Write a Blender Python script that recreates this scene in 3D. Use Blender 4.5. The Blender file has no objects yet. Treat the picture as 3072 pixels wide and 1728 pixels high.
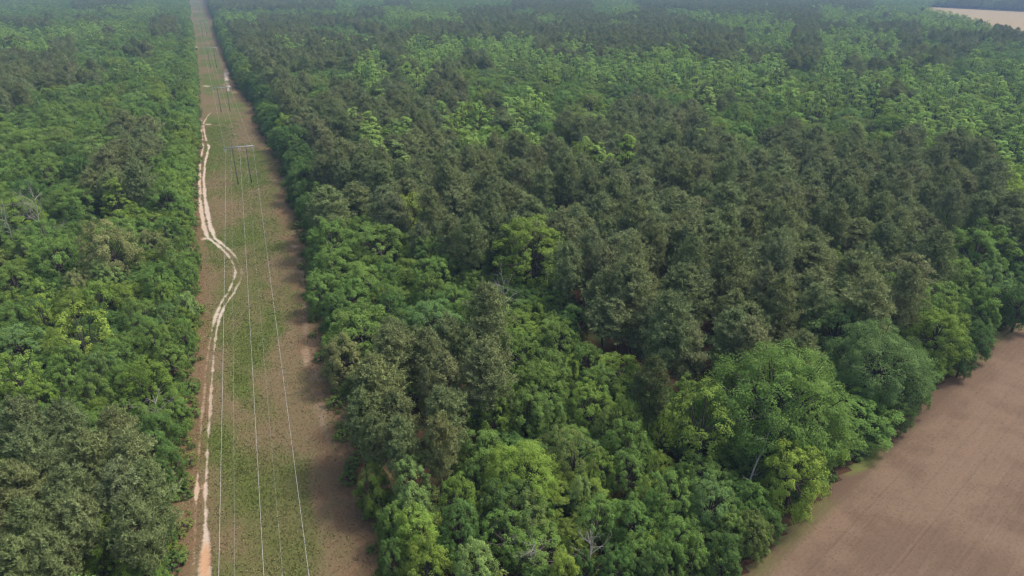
import bpy, math, numpy as np
from mathutils import Vector
S = bpy.context.scene
COL = S.collection

# ------------------------------------------------------------------ camera, sky, sun, exposure
CAM_H, PITCH, YAW, FPX = 67.0, math.radians(24.75), math.radians(23.3), 2048.0
cam_d = bpy.data.cameras.new('camera'); cam = bpy.data.objects.new('camera', cam_d); COL.objects.link(cam)
cam.location = (0, 0, CAM_H); cam.rotation_euler = (math.pi/2 - PITCH, 0, -YAW)
cam_d.sensor_width = 36; cam_d.lens = 24; cam_d.clip_start = 0.5; cam_d.clip_end = 12000
S.camera = cam
SUN_EL, SUN_AZ = math.radians(57), math.radians(97)      # azimuth clockwise from +Y: from the right
W = bpy.data.worlds.new('World'); S.world = W; W.use_nodes = True
wn = W.node_tree; bg = wn.nodes['Background']
sk = wn.nodes.new('ShaderNodeTexSky'); sk.sky_type = 'NISHITA'; sk.sun_disc = False
sk.sun_elevation = SUN_EL; sk.sun_rotation = SUN_AZ; sk.air_density = 1.0; sk.dust_density = 5.0; sk.ozone_density = 1.0
wn.links.new(sk.outputs[0], bg.inputs[0]); bg.inputs[1].default_value = 0.115
sd = bpy.data.lights.new('sun', 'SUN'); sd.energy = 1.5; sd.angle = math.radians(10); sd.color = (1, 0.93, 0.83)
so = bpy.data.objects.new('sun', sd); COL.objects.link(so); so.location = (200, 0, 200)
sv = Vector((math.sin(SUN_AZ)*math.cos(SUN_EL), math.cos(SUN_AZ)*math.cos(SUN_EL), math.sin(SUN_EL)))
so.rotation_euler = sv.to_track_quat('Z', 'Y').to_euler()
S.view_settings.view_transform = 'Standard'; S.view_settings.look = 'None'
S.view_settings.exposure = 0.76; S.view_settings.gamma = 1.0
S.render.engine = 'CYCLES'
cy = S.cycles
cy.max_bounces = 6; cy.diffuse_bounces = 3; cy.glossy_bounces = 1; cy.transmission_bounces = 3; cy.volume_bounces = 0
cy.transparent_max_bounces = 4; cy.use_denoising = True; cy.filter_width = 1.3; cy.caustics_reflective = False; cy.caustics_refractive = False

# ------------------------------------------------------------------ picture point <-> world (used to survey where things stand)
K = 3072/2576.0
R_ = np.array([math.cos(YAW), -math.sin(YAW), 0]); H_ = np.array([math.sin(YAW), math.cos(YAW), 0]); Z_ = np.array([0, 0, 1.])
F_ = math.cos(PITCH)*H_ - math.sin(PITCH)*Z_; U_ = math.sin(PITCH)*H_ + math.cos(PITCH)*Z_
def at(px, py, z=0.0):
    d = R_*(px*K-1536) + U_*(864-py*K) + F_*FPX
    return np.array([0, 0, CAM_H]) + d*((z-CAM_H)/d[2])
def project(P):
    P = np.asarray(P, float) - np.array([0, 0, CAM_H])
    f = P @ F_; f = np.where(np.abs(f) < 1e-3, 1e-3, f)
    return (P @ R_/f*FPX+1536)/K, (864-P @ U_/f*FPX)/K, f

rng = np.random.default_rng(11)
def hash2(ix, iy, s=0):
    h = (np.asarray(ix, np.int64)*73856093) ^ (np.asarray(iy, np.int64)*19349663) ^ (s*83492791)
    h = ((h ^ (h >> 13)) & 0x7fffffff)*1274126177 & 0x7fffffff
    h = (h ^ (h >> 16))*1911520717 & 0x7fffffff
    return ((h ^ (h >> 15)) & 0xffff)/65535.0
def vnoise(x, y, s=0):
    x = np.asarray(x, float); y = np.asarray(y, float)
    ix = np.floor(x).astype(np.int64); iy = np.floor(y).astype(np.int64); fx = x-ix; fy = y-iy
    fx = fx*fx*(3-2*fx); fy = fy*fy*(3-2*fy)
    a = hash2(ix, iy, s); b = hash2(ix+1, iy, s); c = hash2(ix, iy+1, s); d = hash2(ix+1, iy+1, s)
    return (a*(1-fx)+b*fx)*(1-fy)+(c*(1-fx)+d*fx)*fy
def fbm(x, y, s=0, o=3):
    v = 0; a = 0.5; t = 0
    for k in range(o):
        v = v+a*vnoise(x*2**k, y*2**k, s+k); t += a; a *= 0.5
    return v/t

# ------------------------------------------------------------------ mesh and object helpers
def mesh_of(name, V, faces, attrs=None, mats=(), mi=None, smooth=False):
    """faces: list of (n,k) index arrays"""
    m = bpy.data.meshes.new(name)
    V = np.asarray(V, np.float32).reshape(-1, 3)
    m.vertices.add(len(V)); m.vertices.foreach_set('co', V.ravel())
    idx = np.concatenate([np.asarray(f, np.int32).ravel() for f in faces]) if faces else np.zeros(0, np.int32)
    tot = np.concatenate([np.full(len(f), np.asarray(f).shape[1], np.int32) for f in faces]) if faces else np.zeros(0, np.int32)
    if len(tot):
        m.loops.add(len(idx)); m.loops.foreach_set('vertex_index', idx)
        m.polygons.add(len(tot)); m.polygons.foreach_set('loop_start', np.concatenate([[0], np.cumsum(tot)[:-1]]).astype(np.int32))
    for mt in mats: m.materials.append(mt)
    if mi is not None: m.polygons.foreach_set('material_index', np.asarray(mi, np.int32))
    if smooth: m.polygons.foreach_set('use_smooth', np.ones(len(tot), bool))
    for k, a in (attrs or {}).items():
        a = np.asarray(a, np.float32)
        if a.ndim == 1: m.attributes.new(k, 'FLOAT', 'POINT').data.foreach_set('value', a)
        else: m.attributes.new(k, 'FLOAT_VECTOR', 'POINT').data.foreach_set('vector', a.ravel())
    m.update(calc_edges=True)
    return m
def link(name, data, parent=None, loc=None):
    o = bpy.data.objects.new(name, data); COL.objects.link(o)
    if parent: o.parent = parent
    if loc is not None: o.location = loc
    return o
def tag(o, label=None, cat=None, group=None, kind=None):
    if label: o['label'] = label
    if cat: o['category'] = cat
    if group: o['group'] = group
    if kind: o['kind'] = kind
    return o
class Geo:
    """collects tubes, boxes and cards of one part"""
    def __init__(s): s.V = []; s.F = []; s.n = 0; s.A = []
    def add(s, V, F, a=0.5):
        V = np.asarray(V, float); s.V.append(V)
        for f in F: s.F.append(np.asarray(f)+s.n)
        s.n += len(V); s.A.append(np.full(len(V), a) if np.isscalar(a) else a)
    def tube(s, pts, rad, n=6, cap=True):
        pts = np.asarray(pts, float); rad = np.broadcast_to(np.asarray(rad, float), len(pts))
        t = np.gradient(pts, axis=0); t /= np.linalg.norm(t, axis=1, keepdims=True)+1e-9
        ref = np.array([0, 0, 1.]) if abs(t[:, 2]).mean() < 0.9 else np.array([1., 0, 0])
        a = np.cross(t, ref); a /= np.linalg.norm(a, axis=1, keepdims=True)+1e-9; b = np.cross(t, a)
        th = np.arange(n)*2*math.pi/n
        ring = a[:, None]*np.cos(th)[None, :, None]+b[:, None]*np.sin(th)[None, :, None]
        V = (pts[:, None]+ring*rad[:, None, None]).reshape(-1, 3)
        i = np.arange(len(pts)-1)[:, None]*n; j = np.arange(n)[None]; j2 = (j+1) % n
        Q = np.stack([i+j, i+j2, i+n+j2, i+n+j], -1).reshape(-1, 4)
        F = [Q]
        if cap: F += [np.arange(n)[None, ::-1], (np.arange(n)+(len(pts)-1)*n)[None]]
        s.add(V, F)
    def box(s, c, d, R=None):
        x = np.array([[i, j, k] for i in (-1, 1) for j in (-1, 1) for k in (-1, 1)])*np.array(d)/2
        if R is not None: x = x @ np.asarray(R).T
        s.add(x+np.array(c), [np.array([[0, 1, 3, 2], [4, 6, 7, 5], [0, 4, 5, 1], [2, 3, 7, 6], [0, 2, 6, 4], [1, 5, 7, 3]])])
    def mesh(s, name, mat, smooth=False):
        return mesh_of(name, np.concatenate(s.V), s.F, {'lv': np.concatenate(s.A)}, [mat], smooth=smooth)

# ------------------------------------------------------------------ materials
def new_mat(name):
    m = bpy.data.materials.new(name); m.use_nodes = True; nt = m.node_tree
    for n in list(nt.nodes): nt.nodes.remove(n)
    out = nt.nodes.new('ShaderNodeOutputMaterial')
    return m, nt, out
def N(nt, t, **kw):
    n = nt.nodes.new(t)
    for k, v in kw.items():
        if k.startswith('i_'):
            key = k[2:]; n.inputs[int(key) if key.isdigit() else key].default_value = v
        else: setattr(n, k, v)
    return n
def mixc(nt, fac, a, b, blend='MIX'):
    n = nt.nodes.new('ShaderNodeMix'); n.data_type = 'RGBA'; n.blend_type = blend
    for i, v in ((0, fac), (6, a), (7, b)):
        if hasattr(v, 'is_linked'): nt.links.new(v, n.inputs[i])
        elif isinstance(v, (int, float)): n.inputs[i].default_value = v
        else: n.inputs[i].default_value = (*v, 1)
    return n.outputs[2]
def mth(nt, op, a, b=None, c=None, clamp=False):
    n = nt.nodes.new('ShaderNodeMath'); n.operation = op; n.use_clamp = clamp
    for i, v in enumerate((a, b, c)):
        if v is None: continue
        if hasattr(v, 'is_linked'): nt.links.new(v, n.inputs[i])
        else: n.inputs[i].default_value = v
    return n.outputs[0]
def sstep(nt, v, lo, hi, a=0.0, b=1.0):
    n = nt.nodes.new('ShaderNodeMapRange'); n.interpolation_type = 'SMOOTHSTEP'
    nt.links.new(v, n.inputs[0]); n.inputs[1].default_value = lo; n.inputs[2].default_value = hi
    n.inputs[3].default_value = a; n.inputs[4].default_value = b
    return n.outputs[0]
def noise(nt, scale, detail=4.0, rough=0.6, vec=None):
    n = nt.nodes.new('ShaderNodeTexNoise'); n.inputs['Scale'].default_value = scale
    n.inputs['Detail'].default_value = detail; n.inputs['Roughness'].default_value = rough
    if vec is not None: nt.links.new(vec, n.inputs['Vector'])
    return n.outputs['Fac']

GAIN = 1.95
def leaf_mat(name, warm, transl):
    """leaf colour = the tree's own tint, each spray a little lighter, darker or yellower"""
    m, nt, out = new_mat(name)
    t = N(nt, 'ShaderNodeAttribute', attribute_type='INSTANCER', attribute_name='tint')
    lv = N(nt, 'ShaderNodeAttribute', attribute_type='GEOMETRY', attribute_name='lv')
    g = sstep(nt, lv.outputs['Fac'], 0, 1, 0.55*GAIN, 1.45*GAIN)
    c = mixc(nt, 1.0, t.outputs['Color'], (1, 1, 1), 'MULTIPLY')
    sc = nt.nodes.new('ShaderNodeVectorMath'); sc.operation = 'SCALE'
    nt.links.new(c, sc.inputs[0]); nt.links.new(g, sc.inputs['Scale'])
    c2 = mixc(nt, sstep(nt, lv.outputs['Fac'], 0.72, 1.0, 0, 0.55), sc.outputs[0], warm, 'MIX')
    d = N(nt, 'ShaderNodeBsdfDiffuse'); tr = N(nt, 'ShaderNodeBsdfTranslucent'); mx = N(nt, 'ShaderNodeMixShader', i_0=transl)
    nt.links.new(c2, d.inputs[0]); nt.links.new(c2, tr.inputs[0])
    nt.links.new(d.outputs[0], mx.inputs[1]); nt.links.new(tr.outputs[0], mx.inputs[2]); nt.links.new(mx.outputs[0], out.inputs[0])
    return m
M_LEAF = leaf_mat('leaves', (0.20, 0.30, 0.08), 0.32)
M_NEEDLE = leaf_mat('needles', (0.17, 0.21, 0.085), 0.22)
def simple_mat(name, a, b, scale=3.0, rough=0.85, metal=0.0):
    m, nt, out = new_mat(name)
    p = N(nt, 'ShaderNodeBsdfPrincipled', i_Roughness=rough, i_Metallic=metal)
    tc = N(nt, 'ShaderNodeTexCoord')
    c = mixc(nt, noise(nt, scale, 5, 0.65, tc.outputs['Object']), a, b)
    nt.links.new(c, p.inputs['Base Color']); nt.links.new(p.outputs[0], out.inputs[0])
    return m
M_BARK = simple_mat('bark', (0.04, 0.032, 0.026), (0.11, 0.09, 0.075))
M_PBARK = simple_mat('pine_bark', (0.05, 0.04, 0.032), (0.13, 0.10, 0.085))
M_DEAD = simple_mat('bleached_wood', (0.17, 0.155, 0.14), (0.40, 0.375, 0.35))
M_POLE = simple_mat('weathered_pole_wood', (0.09, 0.093, 0.10), (0.18, 0.185, 0.195), 1.5)
M_ARM = simple_mat('grey_steel', (0.30, 0.33, 0.36), (0.40, 0.43, 0.46), 2.0, 0.6, 0.0)
M_WIRE = simple_mat('aluminium_wire', (0.42, 0.43, 0.43), (0.55, 0.55, 0.55), 0.3, 0.6, 0.0)
M_GLASS = simple_mat('insulator_glaze', (0.50, 0.52, 0.54), (0.62, 0.64, 0.66), 2.0, 0.3)
M_BLIND = simple_mat('dark_painted_board', (0.02, 0.022, 0.02), (0.05, 0.05, 0.045))
M_TIN = simple_mat('pale_tin', (0.55, 0.56, 0.57), (0.7, 0.71, 0.72), 2.0, 0.5)

# ------------------------------------------------------------------ survey of the clearing, the track and the fields
LEFT = np.array([at(x, y, 3.5)[:2] for x, y in [(415, 1449), (440, 1350), (462, 1270), (470, 1150), (470, 1050), (488, 950), (495, 830), (495, 700),
        (492, 600), (488, 500), (494, 420), (502, 330), (500, 260), (498, 200), (494, 150), (490, 100), (485, 60), (479, 15), (476.5, 0)]])
RIGHT = np.array([at(x, y, 1.5)[:2] for x, y in [(965, 1449), (955, 1340), (925, 1240), (898, 1150), (872, 1020), (835, 920), (800, 800), (780, 700), (777, 640),
        (772, 590), (735, 510), (728, 450), (700, 390), (672, 340), (650, 300), (646, 262), (622, 240), (600, 215), (580, 172), (562, 125), (546, 90), (536, 60), (521, 15), (516, 0)]])
LEFT = LEFT[np.argsort(LEFT[:, 1])]; RIGHT = RIGHT[np.argsort(RIGHT[:, 1])]
def left_x(y): return np.where(y < LEFT[0, 1], LEFT[0, 0], np.interp(y, LEFT[:, 1], LEFT[:, 0]))
def right_x(y): return np.where(y < RIGHT[0, 1], RIGHT[0, 0], np.interp(y, RIGHT[:, 1], RIGHT[:, 0]))
FEDGE = np.array([at(x, y, 0)[:2] for x, y in [(1860, 1449), (1935, 1375), (2090, 1225), (2180, 1140), (2290, 1040), (2390, 945), (2470, 880), (2515, 830), (2545, 812), (2640, 800)]])
f0 = FEDGE[0]+(FEDGE[0]-FEDGE[2])*1.6
FIELD = np.vstack([f0, FEDGE, FEDGE[-1]+np.array([260, -60]), f0+np.array([420, -260])])
FARF = np.array([at(x, y, 0)[:2] for x, y in [(2290, 42), (2343, 18), (2460, 24), (2600, 31), (2720, 36), (2720, 160), (2600, 140), (2510, 112), (2400, 72)]])
def inside(poly, x, y):
    x = np.asarray(x, float); y = np.asarray(y, float); c = np.zeros(x.shape, bool); n = len(poly)
    for i in range(n):
        (x1, y1), (x2, y2) = poly[i], poly[i-1]
        k = (y1 > y) != (y2 > y)
        c ^= k & (x < (x2-x1)*(y-y1)/((y2-y1) if y2 != y1 else 1e-9)+x1)
    return c
def seg_dist(pl, x, y):
    d = np.full(np.shape(x), 1e9)
    for (x1, y1), (x2, y2) in zip(pl[:-1], pl[1:]):
        L = (x2-x1)**2+(y2-y1)**2+1e-9
        t = np.clip(((x-x1)*(x2-x1)+(y-y1)*(y2-y1))/L, 0, 1)
        d = np.minimum(d, np.hypot(x-x1-t*(x2-x1), y-y1-t*(y2-y1)))
    return d
RUT_L = [(486, 1470), (489, 1400), (495, 1250), (500, 1150), (507, 1060), (513, 1000), (522, 900), (534, 830), (541, 800), (557, 762), (575, 735), (590, 700), (592, 685), (588, 665), (572, 640), (550, 620), (523, 598), (513, 570), (508, 540), (503, 500), (502, 450), (504, 410), (508, 385), (511, 370), (509, 350), (507, 330), (509, 310)]
RUT_R = [(516, 1470), (517, 1400), (518, 1330), (517, 1250), (521, 1150), (527, 1060), (531, 1000), (537, 900), (545, 830), (555, 795), (566, 770), (588, 738), (606, 705), (609, 685), (604, 665), (592, 645), (570, 622), (541, 600), (531, 575), (523, 540), (516, 500), (513, 450), (516, 410), (522, 385), (526, 370), (518, 350), (514, 330), (512, 310), (524, 290), (533, 282)]
TRAIL = [(820, 1110), (805, 1020), (798, 960), (785, 900), (770, 850), (765, 800), (772, 750), (768, 700), (752, 670), (745, 630), (735, 615)]
W_ = lambda pl: np.array([at(x, y)[:2] for x, y in pl])
WRL, WRR, WTR = W_(RUT_L), W_(RUT_R), W_(TRAIL)

def clearing_masks(x, y):
    """sand, bare, green, red 0..1 at ground points of the clearing"""
    px, py, f = project(np.stack([x, y, np.zeros_like(x)], -1))
    n1 = fbm(x/9, y/14, 3); n2 = fbm(x/2.2, y/3.5, 7); n3 = fbm(x/30, y/45, 21, 2)
    # how strongly each stretch of the track shows (by survey row), bright pale gravel mid-way, faint near
    rows = [0, 270, 290, 310, 330, 352, 358, 366, 400, 600, 625, 660, 700, 760, 790, 830, 860, 1000, 1150, 1205, 1250, 1270, 1330, 1500]
    sl = [0, 0.1, .5, .8, .9, .85, .3, 1., 1.05, 1.1, .8, .55, .7, .7, .9, .5, .44, .46, .5, .85, .9, .55, .42, .3]
    sr = [0, 0.35, .6, .8, .9, .8, .1, 1., 1.05, 1.1, .75, .35, .35, .8, .95, .75, .6, .62, .62, .9, .9, .7, .95, 1.1]
    wl = np.interp(py, rows, sl); wr = np.interp(py, rows, sr)
    wid = np.interp(py, [0, 270, 380, 420, 520, 600, 640, 700, 790, 860, 1150, 1250, 1330, 1380, 1449], [.4, .44, .5, .5, .68, .64, .40, .36, .42, .27, .25, .34, .34, .65, .95])
    dl = seg_dist(WRL, x, y); dr = seg_dist(WRR, x, y)
    e = (n2-0.5)*0.55+(fbm(x/.9, y/1.6, 15)-.5)*.5
    wl_w = np.where(py > 1300, .30, wid)
    sand = np.maximum(wl*np.clip(1.35-(dl+e)/wl_w, 0, 1.2), wr*np.clip(1.35-(dr+e)/wid, 0, 1.2))
    for bx, by, rx, ry, k in [(569, 192, 8, 24, 1.2), (575, 220, 6, 12, .9), (521, 217, 13, 3, .7), (588, 233, 9, 6, .5), (506, 306, 4, 9, .6), (523, 313, 11, 3, .7), (520, 600, 22, 8, .9), (545, 795, 12, 16, .5), (512, 1225, 10, 10, .5),
                              (490, 29, 30, 3, .45), (505, 120, 22, 3, .3), (532, 232, 25, 4, .5), (745, 620, 16, 8, .55), (762, 690, 10, 25, .5), (770, 900, 16, 40, .5)]:
        q = np.hypot((px-bx)/rx, (py-by)/ry)
        sand = np.maximum(sand, k*np.clip(1.25-q-(n2-.45)*1.6, 0, 1))
    dt = seg_dist(WTR, x, y)
    bare = np.clip(1.2-(dt+e*5)/1.7, 0, 1)*np.clip(.1+1.5*(n2-.2), 0, 1)
    bare = np.maximum(bare, np.clip((n1-.55)*3, 0, 1)*0.35)
    green = np.clip(.60+(n1-.5)*1.8+(n3-.5)*1.0, 0, 1)
    for bx, by, rx, ry, k in [(620, 860, 34, 130, .9), (600, 960, 40, 60, 1.0), (680, 560, 35, 25, .7), (640, 430, 60, 20, .6), (690, 1250, 60, 130, .5), (560, 1250, 40, 120, .5), (600, 640, 22, 60, .6), (640, 1020, 40, 60, .6), (620, 700, 20, 60, .4), (650, 1400, 70, 60, .4)]:
        q = np.hypot((px-bx)/rx, (py-by)/ry)
        green = np.maximum(green, k*np.clip(1.4-q-(n2-.4)*1.3, 0, 1))
    for bx, by, rx, ry, k in [(730, 900, 50, 110, .8), (700, 700, 40, 60, .7), (620, 330, 45, 40, .75), (560, 520, 40, 60, .5), (840, 1200, 50, 200, .75), (520, 700, 25, 60, .6), (760, 1050, 50, 90, .6)]:
        q = np.hypot((px-bx)/rx, (py-by)/ry)
        green = green*(1-k*np.clip(1.5-q-(n2-.5)*1.2, 0, 1))
    red = np.zeros_like(x)
    for bx, by, rx, ry, k in [(440, 1400, 28, 70, 1.), (465, 1200, 14, 60, .5), (490, 560, 12, 60, .9), (503, 660, 12, 60, .6), (517, 1420, 20, 60, 1.0), (930, 1330, 22, 90, .6), (905, 1190, 14, 60, .7), (620, 310, 30, 30, .5), (560, 145, 18, 8, .6), (775, 560, 20, 25, .5), (520, 22, 40, 6, .6)]:
        q = np.hypot((px-bx)/rx, (py-by)/ry)
        red = np.maximum(red, k*np.clip(1.4-q-(n2-.45)*1.2, 0, 1))
    er = np.clip(1.3-(right_x(y)-x-1.5)/5.5-(n2-.5)*1.6, 0, 1); el = np.clip(1.2-(x-left_x(y)-.8)/2.6-(n2-.5)*1.2, 0, 1)
    red = np.maximum(red, np.maximum(.62*er, 0.6*el*np.clip((py-120)/200, .3, 1)))
    green = green*(1-.75*np.maximum(er, el)*(.35+.9*n2))
    red = np.maximum(red, np.clip((fbm(x/14, y/20, 41)-.58)*4, 0, 1)*.35)
    return sand, bare, green, red

def ground_mat():
    m, nt, out = new_mat('forest_floor')
    tc = N(nt, 'ShaderNodeTexCoord'); o = tc.outputs['Object']
    c = mixc(nt, noise(nt, 0.4, 6, 0.7, o), (0.045, 0.030, 0.021), (0.105, 0.058, 0.038))
    c = mixc(nt, sstep(nt, noise(nt, 0.12, 4, 0.6, o), 0.5, 0.65), c, (0.05, 0.06, 0.022))
    p = N(nt, 'ShaderNodeBsdfDiffuse'); nt.links.new(c, p.inputs[0]); nt.links.new(p.outputs[0], out.inputs[0])
    return m
def clearing_mat():
    m, nt, out = new_mat('rough_grass')
    tc = N(nt, 'ShaderNodeTexCoord'); o = tc.outputs['Object']
    A = lambda k: N(nt, 'ShaderNodeAttribute', attribute_name=k).outputs['Fac']
    nf = noise(nt, 2.6, 6, 0.75, o); nm = noise(nt, 0.55, 5, 0.7, o); nn = noise(nt, 7.0, 4, 0.8, o)
    dry = mixc(nt, sstep(nt, nf, .3, .7), (0.11, 0.088, 0.045), (0.205, 0.165, 0.092))
    dry = mixc(nt, sstep(nt, nm, .4, .7), dry, (0.188, 0.132, 0.080))
    grn = mixc(nt, sstep(nt, nf, .3, .7), (0.064, 0.086, 0.023), (0.120, 0.156, 0.041))
    g = mth(nt, 'ADD', A('green'), mth(nt, 'MULTIPLY', mth(nt, 'SUBTRACT', nf, 0.5), 1.5))
    c = mixc(nt, sstep(nt, g, .05, 1.0), dry, grn)
    r = mth(nt, 'ADD', A('red'), mth(nt, 'MULTIPLY', mth(nt, 'SUBTRACT', nn, 0.5), 1.2))
    c = mixc(nt, sstep(nt, r, .3, 1.0, 0, .85), c, mixc(nt, nf, (0.11, 0.058, 0.038), (0.235, 0.122, 0.074)))
    b = mth(nt, 'ADD', A('bare'), mth(nt, 'MULTIPLY', mth(nt, 'SUBTRACT', nn, 0.5), 1.4))
    c = mixc(nt, sstep(nt, b, .3, .9, 0, .8), c, (0.25, 0.19, 0.14))
    smp = N(nt, 'ShaderNodeMapping'); smp.inputs['Scale'].default_value = (0.45, 1.6, 1); nt.links.new(o, smp.inputs[0])
    ns = noise(nt, 1.5, 4, 0.75, smp.outputs[0])
    s = mth(nt, 'ADD', A('sand'), mth(nt, 'ADD', mth(nt, 'MULTIPLY', mth(nt, 'SUBTRACT', nn, 0.5), 1.3), mth(nt, 'MULTIPLY', mth(nt, 'SUBTRACT', ns, 0.52), 1.3)))
    sandc = mixc(nt, sstep(nt, r, .4, .9), mixc(nt, nf, (0.36, 0.285, 0.22), (0.64, 0.56, 0.47)), mixc(nt, nf, (0.40, 0.23, 0.13), (0.58, 0.38, 0.24)))
    c = mixc(nt, sstep(nt, s, .22, 1.0), c, sandc)
    p = N(nt, 'ShaderNodeBsdfDiffuse'); nt.links.new(c, p.inputs[0])
    bp = N(nt, 'ShaderNodeBump', i_Strength=0.5, i_Distance=0.2); nt.links.new(nf, bp.inputs['Height']); nt.links.new(bp.outputs[0], p.inputs['Normal'])
    nt.links.new(p.outputs[0], out.inputs[0])
    return m
def field_mat(ang, far=False):
    m, nt, out = new_mat('tilled_soil')
    tc = N(nt, 'ShaderNodeTexCoord')
    mp = N(nt, 'ShaderNodeMapping'); mp.inputs['Rotation'].default_value = (0, 0, -ang); nt.links.new(tc.outputs['Object'], mp.inputs[0])
    st = N(nt, 'ShaderNodeMapping'); st.inputs['Scale'].default_value = (0.035, 2.2, 1); nt.links.new(mp.outputs[0], st.inputs[0])
    n1 = noise(nt, 0.09, 4, 0.6, mp.outputs[0]); row = noise(nt, 0.9, 5, 0.75, st.outputs[0]); nf = noise(nt, 2.4, 6, 0.85, mp.outputs[0])
    wv = N(nt, 'ShaderNodeTexWave', wave_type='BANDS', bands_direction='Y'); wv.inputs['Scale'].default_value = 0.09; wv.inputs['Distortion'].default_value = 0.6; wv.inputs['Detail'].default_value = 2
    wv.inputs['Detail Scale'].default_value = 0.4; nt.links.new(mp.outputs[0], wv.inputs['Vector'])
    c = mixc(nt, sstep(nt, n1, .4, .6), (0.158, 0.111, 0.076), (0.212, 0.151, 0.104))
    c = mixc(nt, sstep(nt, row, .4, .75, 0, .3), c, (0.27, 0.18, 0.133))
    c = mixc(nt, sstep(nt, nf, .48, .66, 0, .7), c, (0.105, 0.070, 0.052))
    c = mixc(nt, sstep(nt, wv.outputs['Fac'], .955, 1.0, 0, .15), c, (0.11, 0.075, 0.055))
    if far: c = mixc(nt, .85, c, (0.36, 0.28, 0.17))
    if not far:
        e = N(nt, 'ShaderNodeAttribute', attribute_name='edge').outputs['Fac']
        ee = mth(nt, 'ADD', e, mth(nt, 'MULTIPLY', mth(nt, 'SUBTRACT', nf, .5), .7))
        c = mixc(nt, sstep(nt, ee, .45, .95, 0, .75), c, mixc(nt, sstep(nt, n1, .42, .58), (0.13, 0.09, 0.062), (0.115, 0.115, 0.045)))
        cp = N(nt, 'ShaderNodeAttribute', attribute_name='moss').outputs['Fac']
        c = mixc(nt, sstep(nt, mth(nt, 'ADD', cp, mth(nt, 'MULTIPLY', mth(nt, 'SUBTRACT', nf, .5), .8)), .3, .8), c, (0.15, 0.165, 0.055))
    p = N(nt, 'ShaderNodeBsdfDiffuse'); nt.links.new(c, p.inputs[0])
    bp = N(nt, 'ShaderNodeBump', i_Strength=0.7, i_Distance=0.2); nt.links.new(mth(nt, 'ADD', row, nf), bp.inputs['Height']); nt.links.new(bp.outputs[0], p.inputs['Normal'])
    nt.links.new(p.outputs[0], out.inputs[0])
    return m

# ground: one sheet to the horizon
g = np.linspace(-2900, 2900, 30); gx, gy = np.meshgrid(g, g, indexing='ij')
def grid_faces(nx, ny):
    i = np.arange(nx-1)[:, None]*ny; j = np.arange(ny-1)[None]
    return np.stack([i+j, i+ny+j, i+ny+j+1, i+j+1], -1).reshape(-1, 4)
tag(link('ground', mesh_of('ground', np.stack([gx, gy, np.zeros_like(gx)], -1), [grid_faces(30, 30)], mats=[ground_mat()])), kind='structure')
# clearing: fine sheet near, coarser far
ys = np.concatenate([np.arange(20, 420, 0.5), np.arange(420, 800, 1.5), np.arange(800, 2600, 6)])
us = np.linspace(0, 1, 260)
cx = (left_x(ys)-6)[:, None]*(1-us)+(right_x(ys)+6)[:, None]*us; cyy = np.repeat(ys[:, None], len(us), 1)
sa, ba, gr, re = clearing_masks(cx.ravel(), cyy.ravel())
tag(link('clearing', mesh_of('clearing', np.stack([cx.ravel(), cyy.ravel(), 0.03+0.12*(fbm(cx.ravel()/3, cyy.ravel()/3, 77)-.0)*(1-np.clip(sa, 0, 1))], -1), [grid_faces(len(ys), len(us))[:, ::-1]],
    {'sand': sa, 'bare': ba, 'green': gr, 'red': re}, [clearing_mat()], smooth=True)), kind='structure')
# fields
fd = FEDGE[5]-FEDGE[1]; fang = math.atan2(fd[1], fd[0])
def field(name, poly, step, ang, z, far):
    lo, hi = poly.min(0), poly.max(0)
    nx, ny = int((hi[0]-lo[0])/step)+2, int((hi[1]-lo[1])/step)+2
    X, Y = np.meshgrid(lo[0]+np.arange(nx)*step, lo[1]+np.arange(ny)*step, indexing='ij')
    F = grid_faces(nx, ny); c = np.stack([X.ravel()[F].mean(1), Y.ravel()[F].mean(1)], -1)
    F = F[inside(poly, c[:, 0], c[:, 1])]
    u = np.unique(F); mp = np.zeros(nx*ny, np.int64); mp[u] = np.arange(len(u)); F = mp[F]
    x, y = X.ravel()[u], Y.ravel()[u]
    d = seg_dist(FEDGE, x, y)
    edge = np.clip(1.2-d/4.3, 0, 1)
    mo = at(2165, 1150)[:2]; ax = fd/np.linalg.norm(fd); rel = np.stack([x, y], -1)-mo
    moss = np.clip(1.5-np.hypot(rel @ ax/6, rel @ np.array([ax[1], -ax[0]])/2.0), 0, 1)
    return tag(link(name, mesh_of(name, np.stack([x, y, np.full_like(x, z)], -1), [F], {'edge': edge, 'moss': moss}, [field_mat(ang, far)])), kind='structure')
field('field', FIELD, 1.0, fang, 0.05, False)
field('field', FARF, 10.0, 0.2, 0.05, True)

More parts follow.
